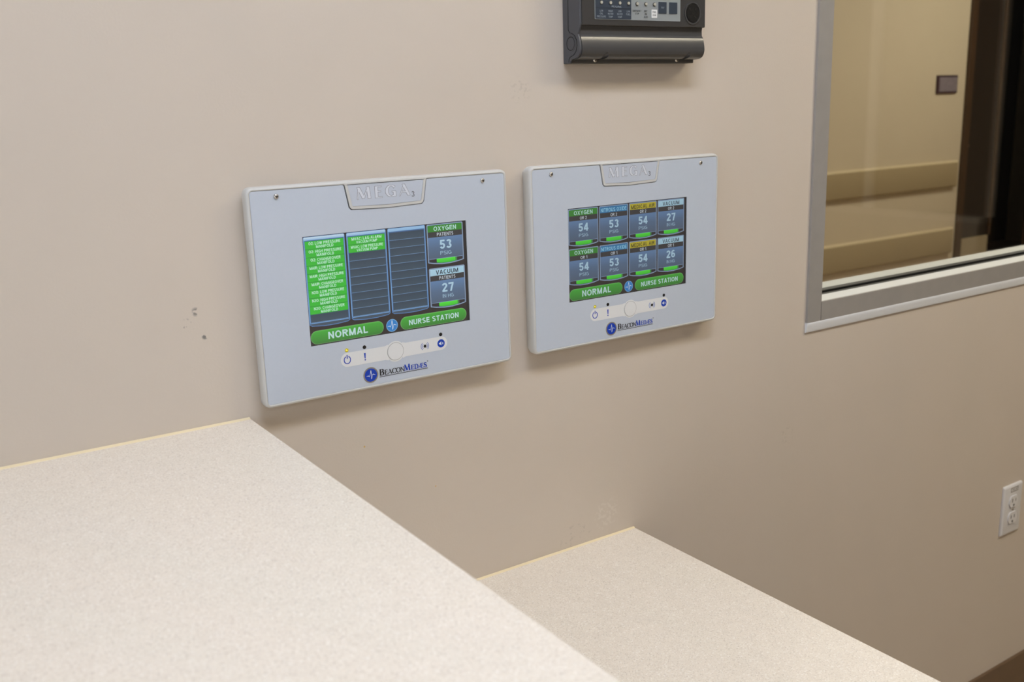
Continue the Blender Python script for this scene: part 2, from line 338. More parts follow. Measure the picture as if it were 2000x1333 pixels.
# ---- serif / flared lettering drawn with a broad nib
def glyph(ch, T, t, serif):
    """strokes (points, width or None for nib) in a cell one unit high; returns strokes, advance"""
    S = []; s = .13 if serif else 0
    def foot(x, y, w_=None):
        if serif: S.append(([(x-(w_ or s), y), (x+(w_ or s), y)], t*.9))
    if ch == 'M':
        S += [([(.10, 0), (.17, 1)], t), ([(.19, .98), (.52, .06)], T), ([(.52, .06), (.84, .98)], t*1.1), ([(.86, 1), (.93, 0)], T)]
        foot(.10, t/2); foot(.93, t/2, .16); foot(.14, 1-t/2, .1); foot(.89, 1-t/2, .1); adv = 1.10
    elif ch == 'N':
        S += [([(.12, 0), (.12, 1)], t), ([(.12, .97), (.76, .03)], T), ([(.76, 0), (.76, 1)], t)]
        foot(.12, t/2); foot(.76, 1-t/2); foot(.08, 1-t/2, .08); adv = .92
    elif ch == 'E':
        S += [([(.16, 0), (.16, 1)], T), ([(.16, 1-t/2), (.62, 1-t/2)], t), ([(.16, .53), (.55, .53)], t), ([(.16, t/2), (.66, t/2)], t)]
        if serif: S += [([(.61, 1), (.61, .80)], t), ([(.54, .66), (.54, .42)], t*.8), ([(.65, 0), (.65, .24)], t)]; foot(.1, t/2, .1); foot(.1, 1-t/2, .1)
        adv = .76
    elif ch == 'B':
        S += [([(.16, 0), (.16, 1)], T), ([(.16, 1-t/2), (.40, 1-t/2)], t), ([(.16, .53), (.42, .53)], t), ([(.16, t/2), (.42, t/2)], t),
              (arc(.38, .765, .22, .21, 90, -90), None), (arc(.40, .29, .26, .26, 90, -90), None)]
        foot(.1, t/2, .1); foot(.1, 1-t/2, .1); adv = .78
    elif ch == 'D':
        S += [([(.16, 0), (.16, 1)], T), ([(.16, 1-t/2), (.38, 1-t/2)], t), ([(.16, t/2), (.38, t/2)], t), (arc(.36, .5, .42, .47, 90, -90), None)]
        foot(.1, t/2, .1); foot(.1, 1-t/2, .1); adv = .90
    elif ch == 'A':
        S += [([(.06, 0), (.44, 1)], t), ([(.42, 1), (.80, 0)], T), ([(.17, .33), (.66, .33)], t)]
        foot(.06, t/2, .11); foot(.80, t/2, .15); adv = .92
    elif ch == 'C':
        S += [(arc(.50, .5, .42, .47, 42, 318, 30), None)]
        if serif: S += [([(.84, .99), (.84, .68)], t)]
        adv = .90
    elif ch == 'O':
        S += [(arc(.50, .5, .42, .47, 0, 360, 40), None)]; adv = 1.0
    elif ch == 'G':
        S += [(arc(.50, .5, .42, .47, 40, 300, 30), None), ([(.82, .02), (.82, .44)], T), ([(.58, .44), (.90, .44)], t), ([(.68, .06), (.82, .10)], t*1.3)]
        adv = 1.0
    elif ch == 'S':
        up_ = arc(.34, .745, .22, .225, 20, 230, 14); lo = arc(.34, .265, .25, .24, 62, -158, 16)
        S += [(up_[:-1]+[(.20, .57), (.34, .50), (.47, .43)]+lo[2:], None)]
        S[-1] = (S[-1][0], ('s',))
        if serif: S += [([(.55, .98), (.55, .70)], t), ([(.10, .02), (.10, .32)], t)]
        adv = .70
    elif ch == 'Æ':
        S += [([(.04, 0), (.52, 1)], t), ([(.58, 0), (.58, 1)], T), ([(.20, .33), (.58, .33)], t), ([(.5, 1-t/2), (1.04, 1-t/2)], t), ([(.58, .53), (.94, .53)], t), ([(.58, t/2), (1.08, t/2)], t)]
        if serif: S += [([(1.03, 1), (1.03, .80)], t), ([(.93, .66), (.93, .42)], t*.8), ([(1.07, 0), (1.07, .24)], t)]; foot(.05, t/2, .1)
        adv = 1.18
    out = []
    for pts, wd in S:
        n = len(pts); L = []; R = []
        for i in range(n):
            a = pts[max(i-1, 0)]; b = pts[min(i+1, n-1)]
            dx, dy = b[0]-a[0], b[1]-a[1]; l = math.hypot(dx, dy) or 1; dx /= l; dy /= l
            if wd is None: ww = t+(T*1.05-t)*abs(dy)**1.4
            elif isinstance(wd, tuple): ww = t+(T*1.05-t)*(1-abs(i/(n-1)-.5)*2)**.8
            else: ww = wd
            c = lambda x_, y_: (x_, max(0, min(1, y_)))
            ex = .08 if (n == 2 and abs(dy) > .8 and ch in 'MNAÆ') else 0
            px_, py_ = pts[i][0]+(dx*ex if i else -dx*ex), pts[i][1]+(dy*ex if i else -dy*ex)
            if ch == 'M' and n == 2 and .03 < pts[i][1] < .1: px_, py_ = pts[i]
            L.append(c(px_-dy*ww/2, py_+dx*ww/2)); R.append(c(px_+dy*ww/2, py_-dx*ww/2))
        out.append((L, R))
    return out, adv
def put_strokes(mb, x, z, h, wscale, text, T, t, serif, y, mt, grow=0, spacing=0, thick=0):
    """returns the end x; grow widens every stroke (outline layer)"""
    for ch in text:
        st, adv = glyph(ch, T, t, serif)
        for L, R in st:
            n = len(L); vs = []; y -= 8e-6
            for i in range(n):
                l = [x+L[i][0]*h*wscale, z+L[i][1]*h]; r = [x+R[i][0]*h*wscale, z+R[i][1]*h]
                if grow:
                    d = math.hypot(r[0]-l[0], r[1]-l[1]) or 1; gx, gz = (r[0]-l[0])/d*grow, (r[1]-l[1])/d*grow
                    l = [l[0]-gx, l[1]-gz]; r = [r[0]+gx, r[1]+gz]
                    e = 1 if i == n-1 else (-1 if i == 0 else 0)
                    if e: l = [l[0]-e*gz*1, l[1]+e*gx*1]; r = [r[0]-e*gz*1, r[1]+e*gx*1]
                vs += [(l[0], y, l[1]), (r[0], y, r[1])]
            mb.add(vs, [(2*i, 2*i+1, 2*i+3, 2*i+2) for i in range(n-1)], mt)
        x += adv*h*wscale+spacing
    return x

# ================================================================== ROOM
XL, XR, YB, ZC = -3.0, 4.85, -4.2, 2.70
WT = .12
WX0, WX1, WZ0, WZ1 = 1.016, 2.30, 1.052, 2.16        # wall opening
m = MB(); XE = 9.0
for x0, x1, z0, z1 in ((XL, WX0, 0, ZC), (WX1, XE, 0, ZC), (WX0, WX1, 0, WZ0), (WX0, WX1, WZ1, ZC)):
    pass
outer = [(XL, 0), (XE, 0), (XE, ZC), (XL, ZC)]
m.prism(outer, 0, WT, 'paint', holes=[[(WX0, WZ0), (WX1, WZ0), (WX1, WZ1), (WX0, WZ1)]])
struct(m.build('wall_front'))
m = MB(); m.box(XL-.1, XL, YB, 0, 0, .9, 'paint2'); m.box(XL-.1, XL, YB, 0, 2.2, ZC, 'paint2'); m.box(XL-.1, XL, YB, -2.6, .9, 2.2, 'paint2'); m.box(XL-.1, XL, -.5, 0, .9, 2.2, 'paint2')
struct(m.build('wall_left'))
m = MB(); m.box(XL-.1, XR+.1, YB-.1, YB, 0, ZC, 'paint2'); struct(m.build('wall_back'))
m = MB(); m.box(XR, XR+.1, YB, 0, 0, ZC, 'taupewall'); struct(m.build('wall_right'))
m = MB(); m.box(XL-.1, XE, YB-.1, 4.2, -.05, 0, 'floor'); struct(m.build('floor'))
m = MB(); m.box(XL-.1, XE, YB-.1, 4.2, ZC, ZC+.05, 'ceil'); struct(m.build('ceiling'))
# unseen window added in the left wall to give cool light
M['fill_pane'] = emis('added_daylight_pane', ADDED_DAYLIGHT[1], ADDED_DAYLIGHT[0])
m = MB(); m.box(XL-.09, XL-.08, -2.6, -.5, .9, 2.2, 'fill_pane'); o = struct(m.build('added_window'))
m = MB()
for a, b in ((-2.6, -2.55), (-.55, -.5), (-1.575, -1.525)): m.box(XL-.08, XL-.02, a, b, .9, 2.2, 'steel')
m.box(XL-.08, XL-.02, -2.55, -.55, .9, .95, 'steel'); m.box(XL-.08, XL-.02, -2.55, -.55, 2.15, 2.2, 'steel')
m.build('added_window_frame', o)
# cove base on the front wall, right of the desk
m = MB()
prof = [(0, 0), (-.016, 0), (-.013, .004), (-.007, .013), (-.006, .030), (-.006, .1005), (-.0045, .102), (0, .102)]
m.rings([[(.02, y, z) for y, z in prof], [(XR, y, z) for y, z in prof]], 'cove', True, True)
struct(m.build('baseboard_front', smooth=True))

# reflected side of the room: low run of cupboards and light door posts by the right wall
m = MB(); m.box(XR-.0, XR, -.1, -.1, 0, 0, 'laminate')
t = empty('low_cupboard', (4.79, -2.2, 0), 'long cream low cupboard along the right side wall', 'cupboard')
m = MB(); m.box(-.05, .05, -1.5, .38, .08, .72, 'laminate'); m.build('body', t)
m = MB(); m.box(-.05, .05, -1.52, .39, .7202, .75, 'counter'); m.build('top', t)
m = MB(); m.box(-.03, .05, -1.5, .38, 0, .0798, 'casing'); m.build('plinth', t)
t = empty('added_tall_cupboard', (4.78, -.9, 0), 'unseen tall dark brown cupboard added to darken the window reflection', 'cupboard')  # out of view, added so the right end of the glass reflects dark
m = MB(); m.box(-.06, .06, -.82, .82, .08, 2.2, 'door'); m.build('body', t)
m = MB(); m.box(-.075, -.0602, -.80, -.005, .10, 2.18, 'door'); m.build('cupboard_door', t)
m = MB(); m.box(-.075, -.0602, .005, .80, .10, 2.18, 'door'); m.build('cupboard_door', t)
m = MB(); m.box(-.05, .06, -.82, .82, 0, .0798, 'casing'); m.build('plinth', t)
m = MB(); m.box(XR-.03, XR, -2.63, -2.57, .7502, 2.2, 'troffer'); m.box(XR-.03, XR, -1.835, -1.785, .7502, 2.2, 'laminate'); m.box(XR-.03, XR, -2.63, -1.785, 2.2002, 2.26, 'troffer')
struct(m.build('trim_1'))

# ceiling troffers
def troffer(x, y, lx, ly, s, col, label, idx):
    t = empty('ceiling_light', (x, y, ZC), label, 'ceiling light', 'recessed ceiling lights')
    k = 'tro%d' % idx; M[k] = emis('lit_diffuser', col, s)
    m = MB(); a, b = lx/2, ly/2; f = .03
    for x0, x1, y0, y1 in ((-a, a, -b, -b+f), (-a, a, b-f, b), (-a, -a+f, -b+f, b-f), (a-f, a, -b+f, b-f)): m.box(x0, x1, y0, y1, -.02, -.001, 'troffer')
    m.build('frame', t)
    m = MB(); m.box(-a+f+.001, a-f-.001, -b+f+.001, b-f-.001, -.014, -.003, k); m.build('diffuser', t)
names = ['rectangular ceiling light over the high counter near the wall', 'rectangular ceiling light in front of the interior window',
         'rectangular ceiling light at the back of the room, left', 'rectangular ceiling light at the back of the room, right']
for i, a in enumerate(TROFFERS): troffer(*a, names[i], i)
for i, a in enumerate(HALL_LIGHTS): troffer(*a, ['rectangular ceiling light in the corridor facing the window', 'rectangular ceiling light in the corridor before the dark doorway'][i], 10+i)

# ================================================================== COUNTERS
CX1, CZ1 = .0177, 1.067
t = empty('high_counter', (-.6, -1.1, 0), 'tall transaction counter with speckled cream top, nearest the camera at left', 'counter')
def L(o, t): o.location = -t.location; return o
m = MB(); m.box(-1.25, CX1, -2.6, -.0022, CZ1-.032, CZ1, 'counter'); L(m.build('countertop', t, bevel=.0012), t)
m = MB(); m.box(-1.20, -.02, -2.55, -.002, .10, CZ1-.0325, 'laminate'); L(m.build('body', t), t)
m = MB(); m.box(-1.14, -.02, -2.5, -.002, 0, .0995, 'cove'); L(m.build('plinth', t), t)
m = MB(); prof = [(-.0020, CZ1-.006), (-.0040, CZ1+.0001), (-.0034, CZ1+.0006), (-.0018, CZ1+.0014), (-.0004, CZ1+.0020), (-.0004, CZ1-.006)]
m.rings([[(-1.25, y, z) for y, z in prof], [(CX1-.001, y, z) for y, z in prof]], 'caulk', True, True); L(tag(m.build('caulk_line', t, smooth=60), 'yellowed caulk joint'), t)
CX2, CZ2 = .616, .762
t = empty('low_desk', (.3, -1.1, 0), 'lower desk with speckled cream top stepping down to the right of the tall counter', 'desk')
m = MB(); m.box(-.0195, CX2, -2.6, -.0022, CZ2-.032, CZ2, 'counter'); L(m.build('desktop', t, bevel=.0012), t)
m = MB(); m.box(-.0195, .56, -2.55, -2.53, .0, CZ2-.0325, 'laminate'); L(m.build('side_panel', t), t); m = MB(); m.box(-.0195, .57, -.05, -.018, .0, CZ2-.0325, 'laminate'); L(m.build('side_panel', t), t)
m = MB(); m.box(.15, .56, -1.2, -.055, .09, CZ2-.0325, 'laminate'); m.box(.17, .54, -1.2, -.055, 0, .0895, 'cove'); L(m.build('drawer_unit', t), t)
m = MB(); prof2 = [(y, z-CZ1+CZ2) for y, z in prof]
m.rings([[(-.0195, y, z) for y, z in prof2], [(CX2-.001, y, z) for y, z in prof2]], 'caulk', True, True); L(tag(m.build('caulk_line', t, smooth=60), 'yellowed caulk joint'), t)

# ================================================================== INTERIOR WINDOW
FX0, FX1, FZ0, FZ1 = 1.0068, 2.32, 1.0365, 2.175      # frame outside edges
JW = .0345                                           # frame face width
win = MB(); y0 = -.005
win.prism([(FX0, FZ0), (FX1, FZ0), (FX1, FZ1), (FX0, FZ1)], y0, -.0003, 'steel', holes=[[(FX0+JW, FZ0+JW), (FX1-JW, FZ0+JW), (FX1-JW, FZ1-JW), (FX0+JW, FZ1-JW)]])
wf = struct(win.build('window_1', bevel=.0008))
# rabbet lining of the opening: the sill runs back to the glass, glazing channel, far stop
for nm, ya, yb, mt in (('sill', -.0002, .037, 'sill'), ('glazing_stop', .079, .118, 'sill')):
    m = MB(); i0, i1, k0, k1 = FX0+JW, FX1-JW, FZ0+JW, FZ1-JW; g = .0005
    m.prism([(WX0+g, WZ0+g), (WX1-g, WZ0+g), (WX1-g, WZ1-g), (WX0+g, WZ1-g)], ya, yb, mt, holes=[[(i0, k0), (i1, k0), (i1, k1), (i0, k1)]]); m.build(nm, wf)
m = MB(); g2 = .010
m.prism([(WX0+g, WZ0+g), (WX1-g, WZ0+g), (WX1-g, WZ1-g), (WX0+g, WZ1-g)], .0375, .0530, 'gasket', holes=[[(i0, k0-.002), (i1, k0-.002), (i1, k1), (i0, k1)]])
m.prism([(WX0+g, WZ0+g), (WX1-g, WZ0+g), (WX1-g, WZ1-g), (WX0+g, WZ1-g)], .0630, .0785, 'gasket', holes=[[(i0, k0-.0004), (i1, k0-.0004), (i1, k1), (i0, k1)]]); m.build('gasket', wf)
m = MB(); m.box(WX0+.004, WX1-.004, .054, .062, WZ0+.004, WZ1-.004, 'glass'); m.build('glass_pane', wf)
# white painted bead under the frame
m = MB(); X0, X1 = 1.0055, FX1
prof = [(-.0003, FZ0+.0008), (-.0053, FZ0+.0008), (-.0058, FZ0-.001), (-.0056, FZ0-.005), (-.0046, FZ0-.010), (-.0042, FZ0-.014), (-.0034, FZ0-.0162), (-.0003, FZ0-.0166)]
m.rings([[(x, y, z) for y, z in prof] for x in (X0, X1)], 'bead', True, True); tag(m.build('sill_bead', wf, smooth=60), 'white painted bead under the frame')
# mitre seam at the bottom left corner
m = MB(); m.box(FX0+JW-.0004, FX0+JW+.0002, y0-.0002, y0+.0005, FZ0+.001, FZ0+JW-.001, 'ink'); m.build('seam', wf)

# ================================================================== CORRIDOR
D = 2.56; CE = 5.515                                  # far wall plane, its right end
m = MB(); m.box(XL, CE, D, D+.12, 0, ZC, 'hallpaint'); struct(m.build('wall_corridor'))
m = MB(); m.box(6.62, XE, D, D+.12, 0, ZC, 'hallpaint'); m.box(CE, 6.62, D, D+.12, 2.2, ZC, 'hallpaint'); struct(m.build('wall_corridor_right'))
m = MB(); m.box(XL-.1, XL, WT, 4.2, 0, ZC, 'hallpaint'); struct(m.build('wall_corridor_end'))
m = MB(); m.box(XE, XE+.1, YB, 4.2, 0, ZC, 'hallpaint'); struct(m.build('wall_far_end'))
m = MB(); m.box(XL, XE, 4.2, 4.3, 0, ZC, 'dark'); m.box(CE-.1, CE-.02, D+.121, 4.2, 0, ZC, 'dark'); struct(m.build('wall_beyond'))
def hall_rail(z0, z1, name, label):
    m = MB(); x0, x1, yy = -2.9, CE-.05, D
    pr = [(-.001, z0+.010), (-.016, z0), (-.022, z0+.004), (-.025, z0+.012), (-.025, z1-.018), (-.024, z1-.012)]
    pr2 = [(-.024, z1-.012), (-.020, z1-.004), (-.014, z1), (-.006, z1), (-.001, z1-.003)]
    for pp, mt in ((pr, 'rail'), (pr2, 'railtop')):
        q = pp+[(-.0005, pp[-1][1]), (-.0005, pp[0][1])] if mt == 'rail' else pp
        m.rings([[(x, yy+a, b) for a, b in q] for x in (x0, x1)], mt, True, True)
    tag(m.build(name, smooth=50), label, 'handrail')
hall_rail(.842, 1.006, 'handrail', 'upper olive beige handrail along the corridor wall beyond the glass')
hall_rail(.420, .586, 'bumper_rail', 'lower beige bumper rail near the corridor floor beyond the glass')
m = MB(); m.box(XL, CE, D-.006, D-.0003, 0, .10, 'cove'); struct(m.build('baseboard_corridor'))
# dark doorway
cs = MB(); cs.box(CE, CE+.055, D-.02, D+.13, 0, 2.18, 'casing'); cs.box(6.56, 6.615, D-.02, D+.13, 0, 2.18, 'casing'); cs.box(CE+.055, 6.56, D-.02, D+.13, 2.125, 2.18, 'casing')
struct(cs.build('trim_2'))
t = empty('door_1', (CE+.06, D+.05, 0), None, None); struct(t)
m = MB(); m.box(0, .42, 0, .045, .01, 2.12, 'door'); m.build('door_leaf', t)
m = MB(); m.box(.012, .405, -.003, -.0003, .02, .482, 'kick'); m.build('kick_plate', t)
m = MB(); m.box(.395, .42, -.012, -.0003, .4825, 2.12, 'casing'); m.build('meeting_stile', t)
m = MB(); m.box(.005, .075, -.022, -.0003, 1.080, 1.094, 'chrome'); m.build('door_pull', t)
# plaque
t = empty('room_plaque', (5.315, D-.001, 1.471), 'small maroon sign plaque with grey face on the corridor wall beside the dark door', 'sign')
m = MB(); m.prism(rrect(-.105, .105, -.054, .054, .004), -.008, 0, 'plaque'); m.build('frame', t, bevel=.001)
m = MB(); m.prism(rrect(-.082, .100, -.042, .042, .002), -.0095, -.0081, 'plaquef'); m.build('plate', t)

# ================================================================== ALARM PANELS
W_, H_, FY = .3432, .2518, -.021
mm = .001
def C2(u, v): return (u*mm, H_-v*mm)                 # face millimetres (right, down) to local x, z
def poly(pts): return [C2(*p) for p in pts]

def ecg(cx, cz, r):
    """heartbeat trace as a thin polygon band"""
    pts = [(-.78, -.10), (-.42, -.06), (-.30, -.22), (-.14, .10), (.02, .82), (.10, .10), (.06, -.68), (.20, -.30), (.30, .06), (.44, .10), (.80, -.06)]
    wds = [.02, .06, .07, .08, .05, .09, .05, .08, .07, .06, .02]
    top = [(cx+(x-.0)*r-(.05 if i in (4, 5, 6) else 0)*r, cz+(y+w_ if i not in (4, 5, 6) else y)*r) for i, ((x, y), w_) in enumerate(zip(pts, wds))]
    bot = [(cx+x*r+(.06 if i in (4, 5, 6) else 0)*r, cz+(y-w_ if i not in (4, 5, 6) else y)*r) for i, ((x, y), w_) in enumerate(zip(pts, wds))]
    return top, bot

class Screen:
    """the LCD picture, drawn in face millimetres, every layer a hair above the last"""
    def __init__(s): s.v = []; s.f = []; s.c = []
    def y(s, L_): return FY+.0008-.00002*L_
    def face(s, pts, L_, col):
        b = len(s.v)
        for p in pts: s.v.append((p[0], s.y(L_), p[1]))
        s.f.append(tuple(range(b, b+len(pts)))); s.c.append([col(p) if callable(col) else col for p in pts])
    def poly(s, pts, L_, col):
        P = poly(pts)
        if callable(col): pass
        tr = tessellate_polygon([[Vector((p[0], p[1], 0)) for p in P]])
        for t_ in tr:
            q = [P[i] for i in t_]
            cr = (q[1][0]-q[0][0])*(q[2][1]-q[0][1])-(q[1][1]-q[0][1])*(q[2][0]-q[0][0])
            if abs(cr) < 1e-14: continue
            s.face(q if cr > 0 else q[::-1], L_, (lambda p: col(H_*1000-p[1]*1000)) if callable(col) else col)
    def rect(s, u0_, v0_, u1_, v1_, L_, c0, c1=None):
        c1 = c1 or c0
        s.face([C2(u0_, v1_), C2(u1_, v1_), C2(u1_, v0_), C2(u0_, v0_)], L_, lambda p: c0 if p[1] > C2(0, (v0_+v1_)/2)[1] else c1)
    def rr(s, u0_, v0_, u1_, v1_, r, L_, col):
        s.poly([(a, b) for a, b in rrect(u0_, u1_, v0_, v1_, r, 7)], L_, col)
    def text(s, t_, u0_, u1_, v0_, v1_, L_, col, bold=.17):
        a, b = C2(u0_, v1_), C2(u1_, v0_)
        vs, fs = text_fit(t_, a[0], b[0], a[1], b[1], bold)
        for f in fs: s.face([vs[i] for i in f], L_, col)
    def build(s, parent, mt):
        me = bpy.data.meshes.new('screen'); me.from_pydata(s.v, [], s.f)
        at = me.color_attributes.new('px', 'FLOAT_COLOR', 'CORNER'); k = 0
        for cl in s.c:
            for c in cl:
                at.data[k].color = (*lin(c), 1); k += 1
        me.materials.append(M[mt]); o = bpy.data.objects.new('screen', me); COL.objects.link(o); o.parent = parent
        return o

BG = (30, 26, 26)
def grad(v0, v1, a, b):
    def f(v):
        t_ = max(0, min(1, (v-v0)/(v1-v0))); return tuple(a[i]+(b[i]-a[i])*t_ for i in range(3))
    return f
def tile(S, u0_, v0_, w_, h_, head, hcol, tcol, sub, val, unit):
    u1_, v1_ = u0_+w_, v0_+h_
    def outline(i):
        return [(u0_+i, v0_+i+1.2), (u0_+i+1.2, v0_+i), (u1_-i-1.2, v0_+i), (u1_-i, v0_+i+1.2), (u1_-i, v1_-3.2-i*.7), (u1_-8, v1_-1.4-i), ((u0_+u1_)/2+6, v1_-i), ((u0_+u1_)/2-6, v1_-i), (u0_+8, v1_-1.4-i), (u0_+i, v1_-3.2-i*.7)]
    S.poly(outline(0), 1, (128, 150, 180)); S.poly(outline(.45), 2, (146, 168, 196))
    S.poly(outline(1.3), 3, (62, 88, 120))
    a, b = u0_+1.5, u1_-1.5
    S.rect(a, v0_+1.5, b, v0_+9.9, 4, hcol, tuple(x*.96 for x in hcol))
    S.rect(a, v0_+9.9, b, v0_+16.8, 4, (46, 48, 52))
    S.rect(a, v0_+16.8, b, v0_+30, 4, (96, 132, 176), (84, 110, 142)); S.rect(a, v0_+30, b, v1_-8.6, 4, (84, 110, 142), (78, 98, 122))
    # level bar
    cu = (u0_+u1_)/2
    S.rect(a+.4, v1_-8.2, b-.4, v1_-7.5, 5, (125, 150, 180))
    S.poly([(a+.8, v1_-7.5), (b-.8, v1_-7.5), (b-.8, v1_-3.9), (cu+8, v1_-2.0), (cu-8, v1_-2.0), (a+.8, v1_-3.9)], 5, (32, 34, 40))
    S.poly([(cu-14, v1_-7.5), (cu+16.2, v1_-7.5), (cu+16.2, v1_-3.0), (cu+7, v1_-1.9), (cu-7, v1_-1.9), (cu-14, v1_-3.0)], 6, grad(v1_-7.5, v1_-2, (80, 235, 50), (55, 200, 45)))
    S.poly([(cu+13.6, v1_-7.5), (cu+16.2, v1_-7.5), (cu+16.2, v1_-3.0), (cu+13.6, v1_-2.6)], 7, (60, 130, 70))
    wd = {'OXYGEN': 33, 'VACUUM': 33, 'NITROUS OXIDE': 47, 'MEDICAL AIR': 45}[head]
    S.text(head, cu-wd/2, cu+wd/2, v0_+3.1 if wd < 40 else v0_+3.4, v0_+8.7, 8, tcol, .175)
    ws = 24 if len(sub) > 5 else 12
    S.text(sub, cu-ws/2, cu+ws/2, v0_+11.3, v0_+15.7, 8, (200, 212, 222), .16)
    S.text(val, cu-8.7, cu+8.7, v0_+20.8, v0_+32.2, 8, (178, 212, 232), .19)
    S.text(unit, cu-8.2, cu+8.2, v0_+35.2, v0_+39.9, 8, (165, 200, 222), .12)
GRN = (42, 140, 36); VAC = (176, 218, 238); BLU = (28, 122, 178); YEL = (196, 182, 34); PALE = (188, 228, 222)
def pill(S, u0_, u1_, text_, t0, t1, tv0, tv1):
    S.rr(u0_, 171.0, u1_, 187.6, 8.2, 2, (120, 176, 110)); 
    S.rr(u0_+.5, 171.5, u1_-.5, 187.2, 7.8, 3, grad(171.5, 187.2, (74, 190, 62), (44, 128, 40)))
    S.rr(u0_+2, 172.6, u1_-2, 184.0, 5.7, 4, grad(172.6, 184, (60, 172, 50), (50, 142, 42)))
    S.text(text_, t0, t1, tv0, tv1, 6, (196, 228, 228), .185)
def screen_base(S):
    S.rect(59.3, 57.5, 277.9, 188.9, 0, BG)
    S.rect(277.9, 57.5, 282.1, 188.9, 0, (3, 4, 9))
    pill(S, 60.0, 156.8, 'NORMAL', 82.5, 135, 174.6, 183.4)
    pill(S, 180.4, 277.6, 'NURSE STATION', 192.5, 265.5, 176.0, 182.8)
    P = [(168.5+8.1*math.cos(a*math.pi/20), 179.3+8.1*math.sin(a*math.pi/20)) for a in range(40)]
    S.poly(P, 2, (112, 170, 220)); S.poly([(168.5+(p[0]-168.5)*.88, 179.3+(p[1]-179.3)*.88) for p in P], 3, (30, 128, 205))
    c = C2(168.5, 179.3); top, bot = ecg(c[0], c[1], .0078)
    for i in range(len(top)-1): S.face([bot[i], bot[i+1], top[i+1], top[i]], 5, (215, 232, 245))

def screen_alarm_list(parent):
    S = Screen(); screen_base(S)
    cols = [(60.0, ['O2: LOW PRESSURE', 'O2: HIGH PRESSURE', 'O2: CHANGEOVER', 'MAIR: LOW PRESSURE', 'MAIR: HIGH PRESSURE', 'MAIR: CHANGEOVER', 'N2O: LOW PRESSURE', 'N2O: HIGH PRESSURE', 'N2O: CHANGEOVER'], 'MANIFOLD', (44, 192, 44)),
            (114.8, ['MVAC: LAG ALARM', 'MVAC: LOW PRESSURE'], 'VACUUM PUMP', (48, 190, 42)), (169.8, [], '', None)]
    heads = [(225, 242, 250), (200, 226, 248), (168, 204, 236)]
    for ci, (u, rows, second, gc) in enumerate(cols):
        a, b = u, u+52.7
        S.poly([(a, 59), (a+1.2, 57.8), (b-1.2, 57.8), (b, 59), (b, 163.2), (b-3, 165.2), (a+34, 166.6), (a+19, 166.6), (a+3, 165.2), (a, 163.2)], 1, (84, 134, 192))
        S.poly([(a+.5, 59.2), (a+1.4, 58.3), (b-1.4, 58.3), (b-.5, 59.2), (b-.5, 62), (a+.5, 62)], 2, grad(58, 62, heads[ci], (140, 188, 230)))
        S.rect(a+.6, 62, a+1.3, 161, 2, (130, 180, 225)); S.rect(b-1.3, 62, b-.6, 161, 2, (120, 168, 218))
        S.rect(a+1.5, 62.2, b-1.5, 161.6, 3, (60, 100, 150))
        S.poly([(a+.9, 162.2), (b-.9, 162.2), (b-.9, 162.9), (b-3.4, 164.4), (a+34, 165.7), (a+19, 165.7), (a+3.4, 164.4), (a+.9, 162.9)], 3, (62, 80, 96))
        S.rect(a+1.5, 161.2, b-1.5, 161.9, 4, (125, 175, 225))
        for k in range(10):
            v = 63.2+9.76*k
            if k < len(rows):
                S.rect(a+1.9, v, b-1.9, v+9.76, 4, gc); S.rect(a+1.9, v+9.3, b-1.9, v+9.76, 5, (24, 110, 60))
                lw = 1.02*len(rows[k])+24 if ci == 0 else 1.02*len(rows[k])+24.5
                cu = (a+b)/2+.3
                S.text(rows[k], cu-lw/2, cu+lw/2, v+1.1, v+4.5, 6, (205, 246, 224), .17)
                lw = 22 if second == 'MANIFOLD' else 28
                S.text(second, cu-lw/2, cu+lw/2, v+5.3, v+8.6, 6, (200, 244, 224), .17)
            else:
                S.rect(a+2.2, v+.2, b-2.2, v+9.4, 4, (44, 66, 84), (54, 78, 96)); S.rect(a+2.2, v+9.35, b-2.2, v+9.7, 5, (122, 160, 196))
    tile(S, 224.5, 58.2, 53.0, 52.0, 'OXYGEN', GRN, PALE, 'PATIENTS', '53', 'PSIG')
    tile(S, 224.9, 114.2, 53.0, 53.0, 'VACUUM', VAC, (40, 54, 70), 'PATIENTS', '27', 'IN HG')
    return S.build(parent, 'lcd_bright')
def screen_gas_grid(parent):
    S = Screen(); screen_base(S)
    heads = [('OXYGEN', GRN, PALE, 'PSIG'), ('NITROUS OXIDE', BLU, (150, 212, 240), 'PSIG'), ('MEDICAL AIR', YEL, (66, 62, 20), 'PSIG'), ('VACUUM', VAC, (60, 76, 88), 'IN HG')]
    vals = [['54', '53', '54', '27'], ['54', '53', '54', '26']]
    for r in range(2):
        for k, (h, c_, tc_, un) in enumerate(heads):
            tile(S, 59.9+54.9*k, 58.2+55.6*r, 53.0, 53.0, h, c_, tc_, 'OR %d' % (2-r), vals[r][k], un)
    return S.build(parent, 'lcd_dim')

def screw(parent, x, z, y, r, rot):
    m = MB(); loops = []
    for k, (rr_, d) in enumerate(((r, 0), (r*.98, .0006), (r*.80, .0013), (r*.45, .0018), (r*.05, .0020))):
        loops.append([(rr_*math.cos(a*math.pi/12), -d, rr_*math.sin(a*math.pi/12)) for a in range(24)])
    m.rings(loops, 'screwm', True, True)
    o = m.build('screw', parent, smooth=60, loc=(x, y, z))
    m = MB(); a, b = r*.62, r*.13
    m.prism([(-a, -b), (-b, -b), (-b, -a), (b, -a), (b, -b), (a, -b), (a, b), (b, b), (b, a), (-b, a), (-b, b), (-a, b)], -.00215, -.0012, 'screwdark')
    c = m.build('cross_slot', o); c.rotation_euler = (0, rot, 0)
    return o

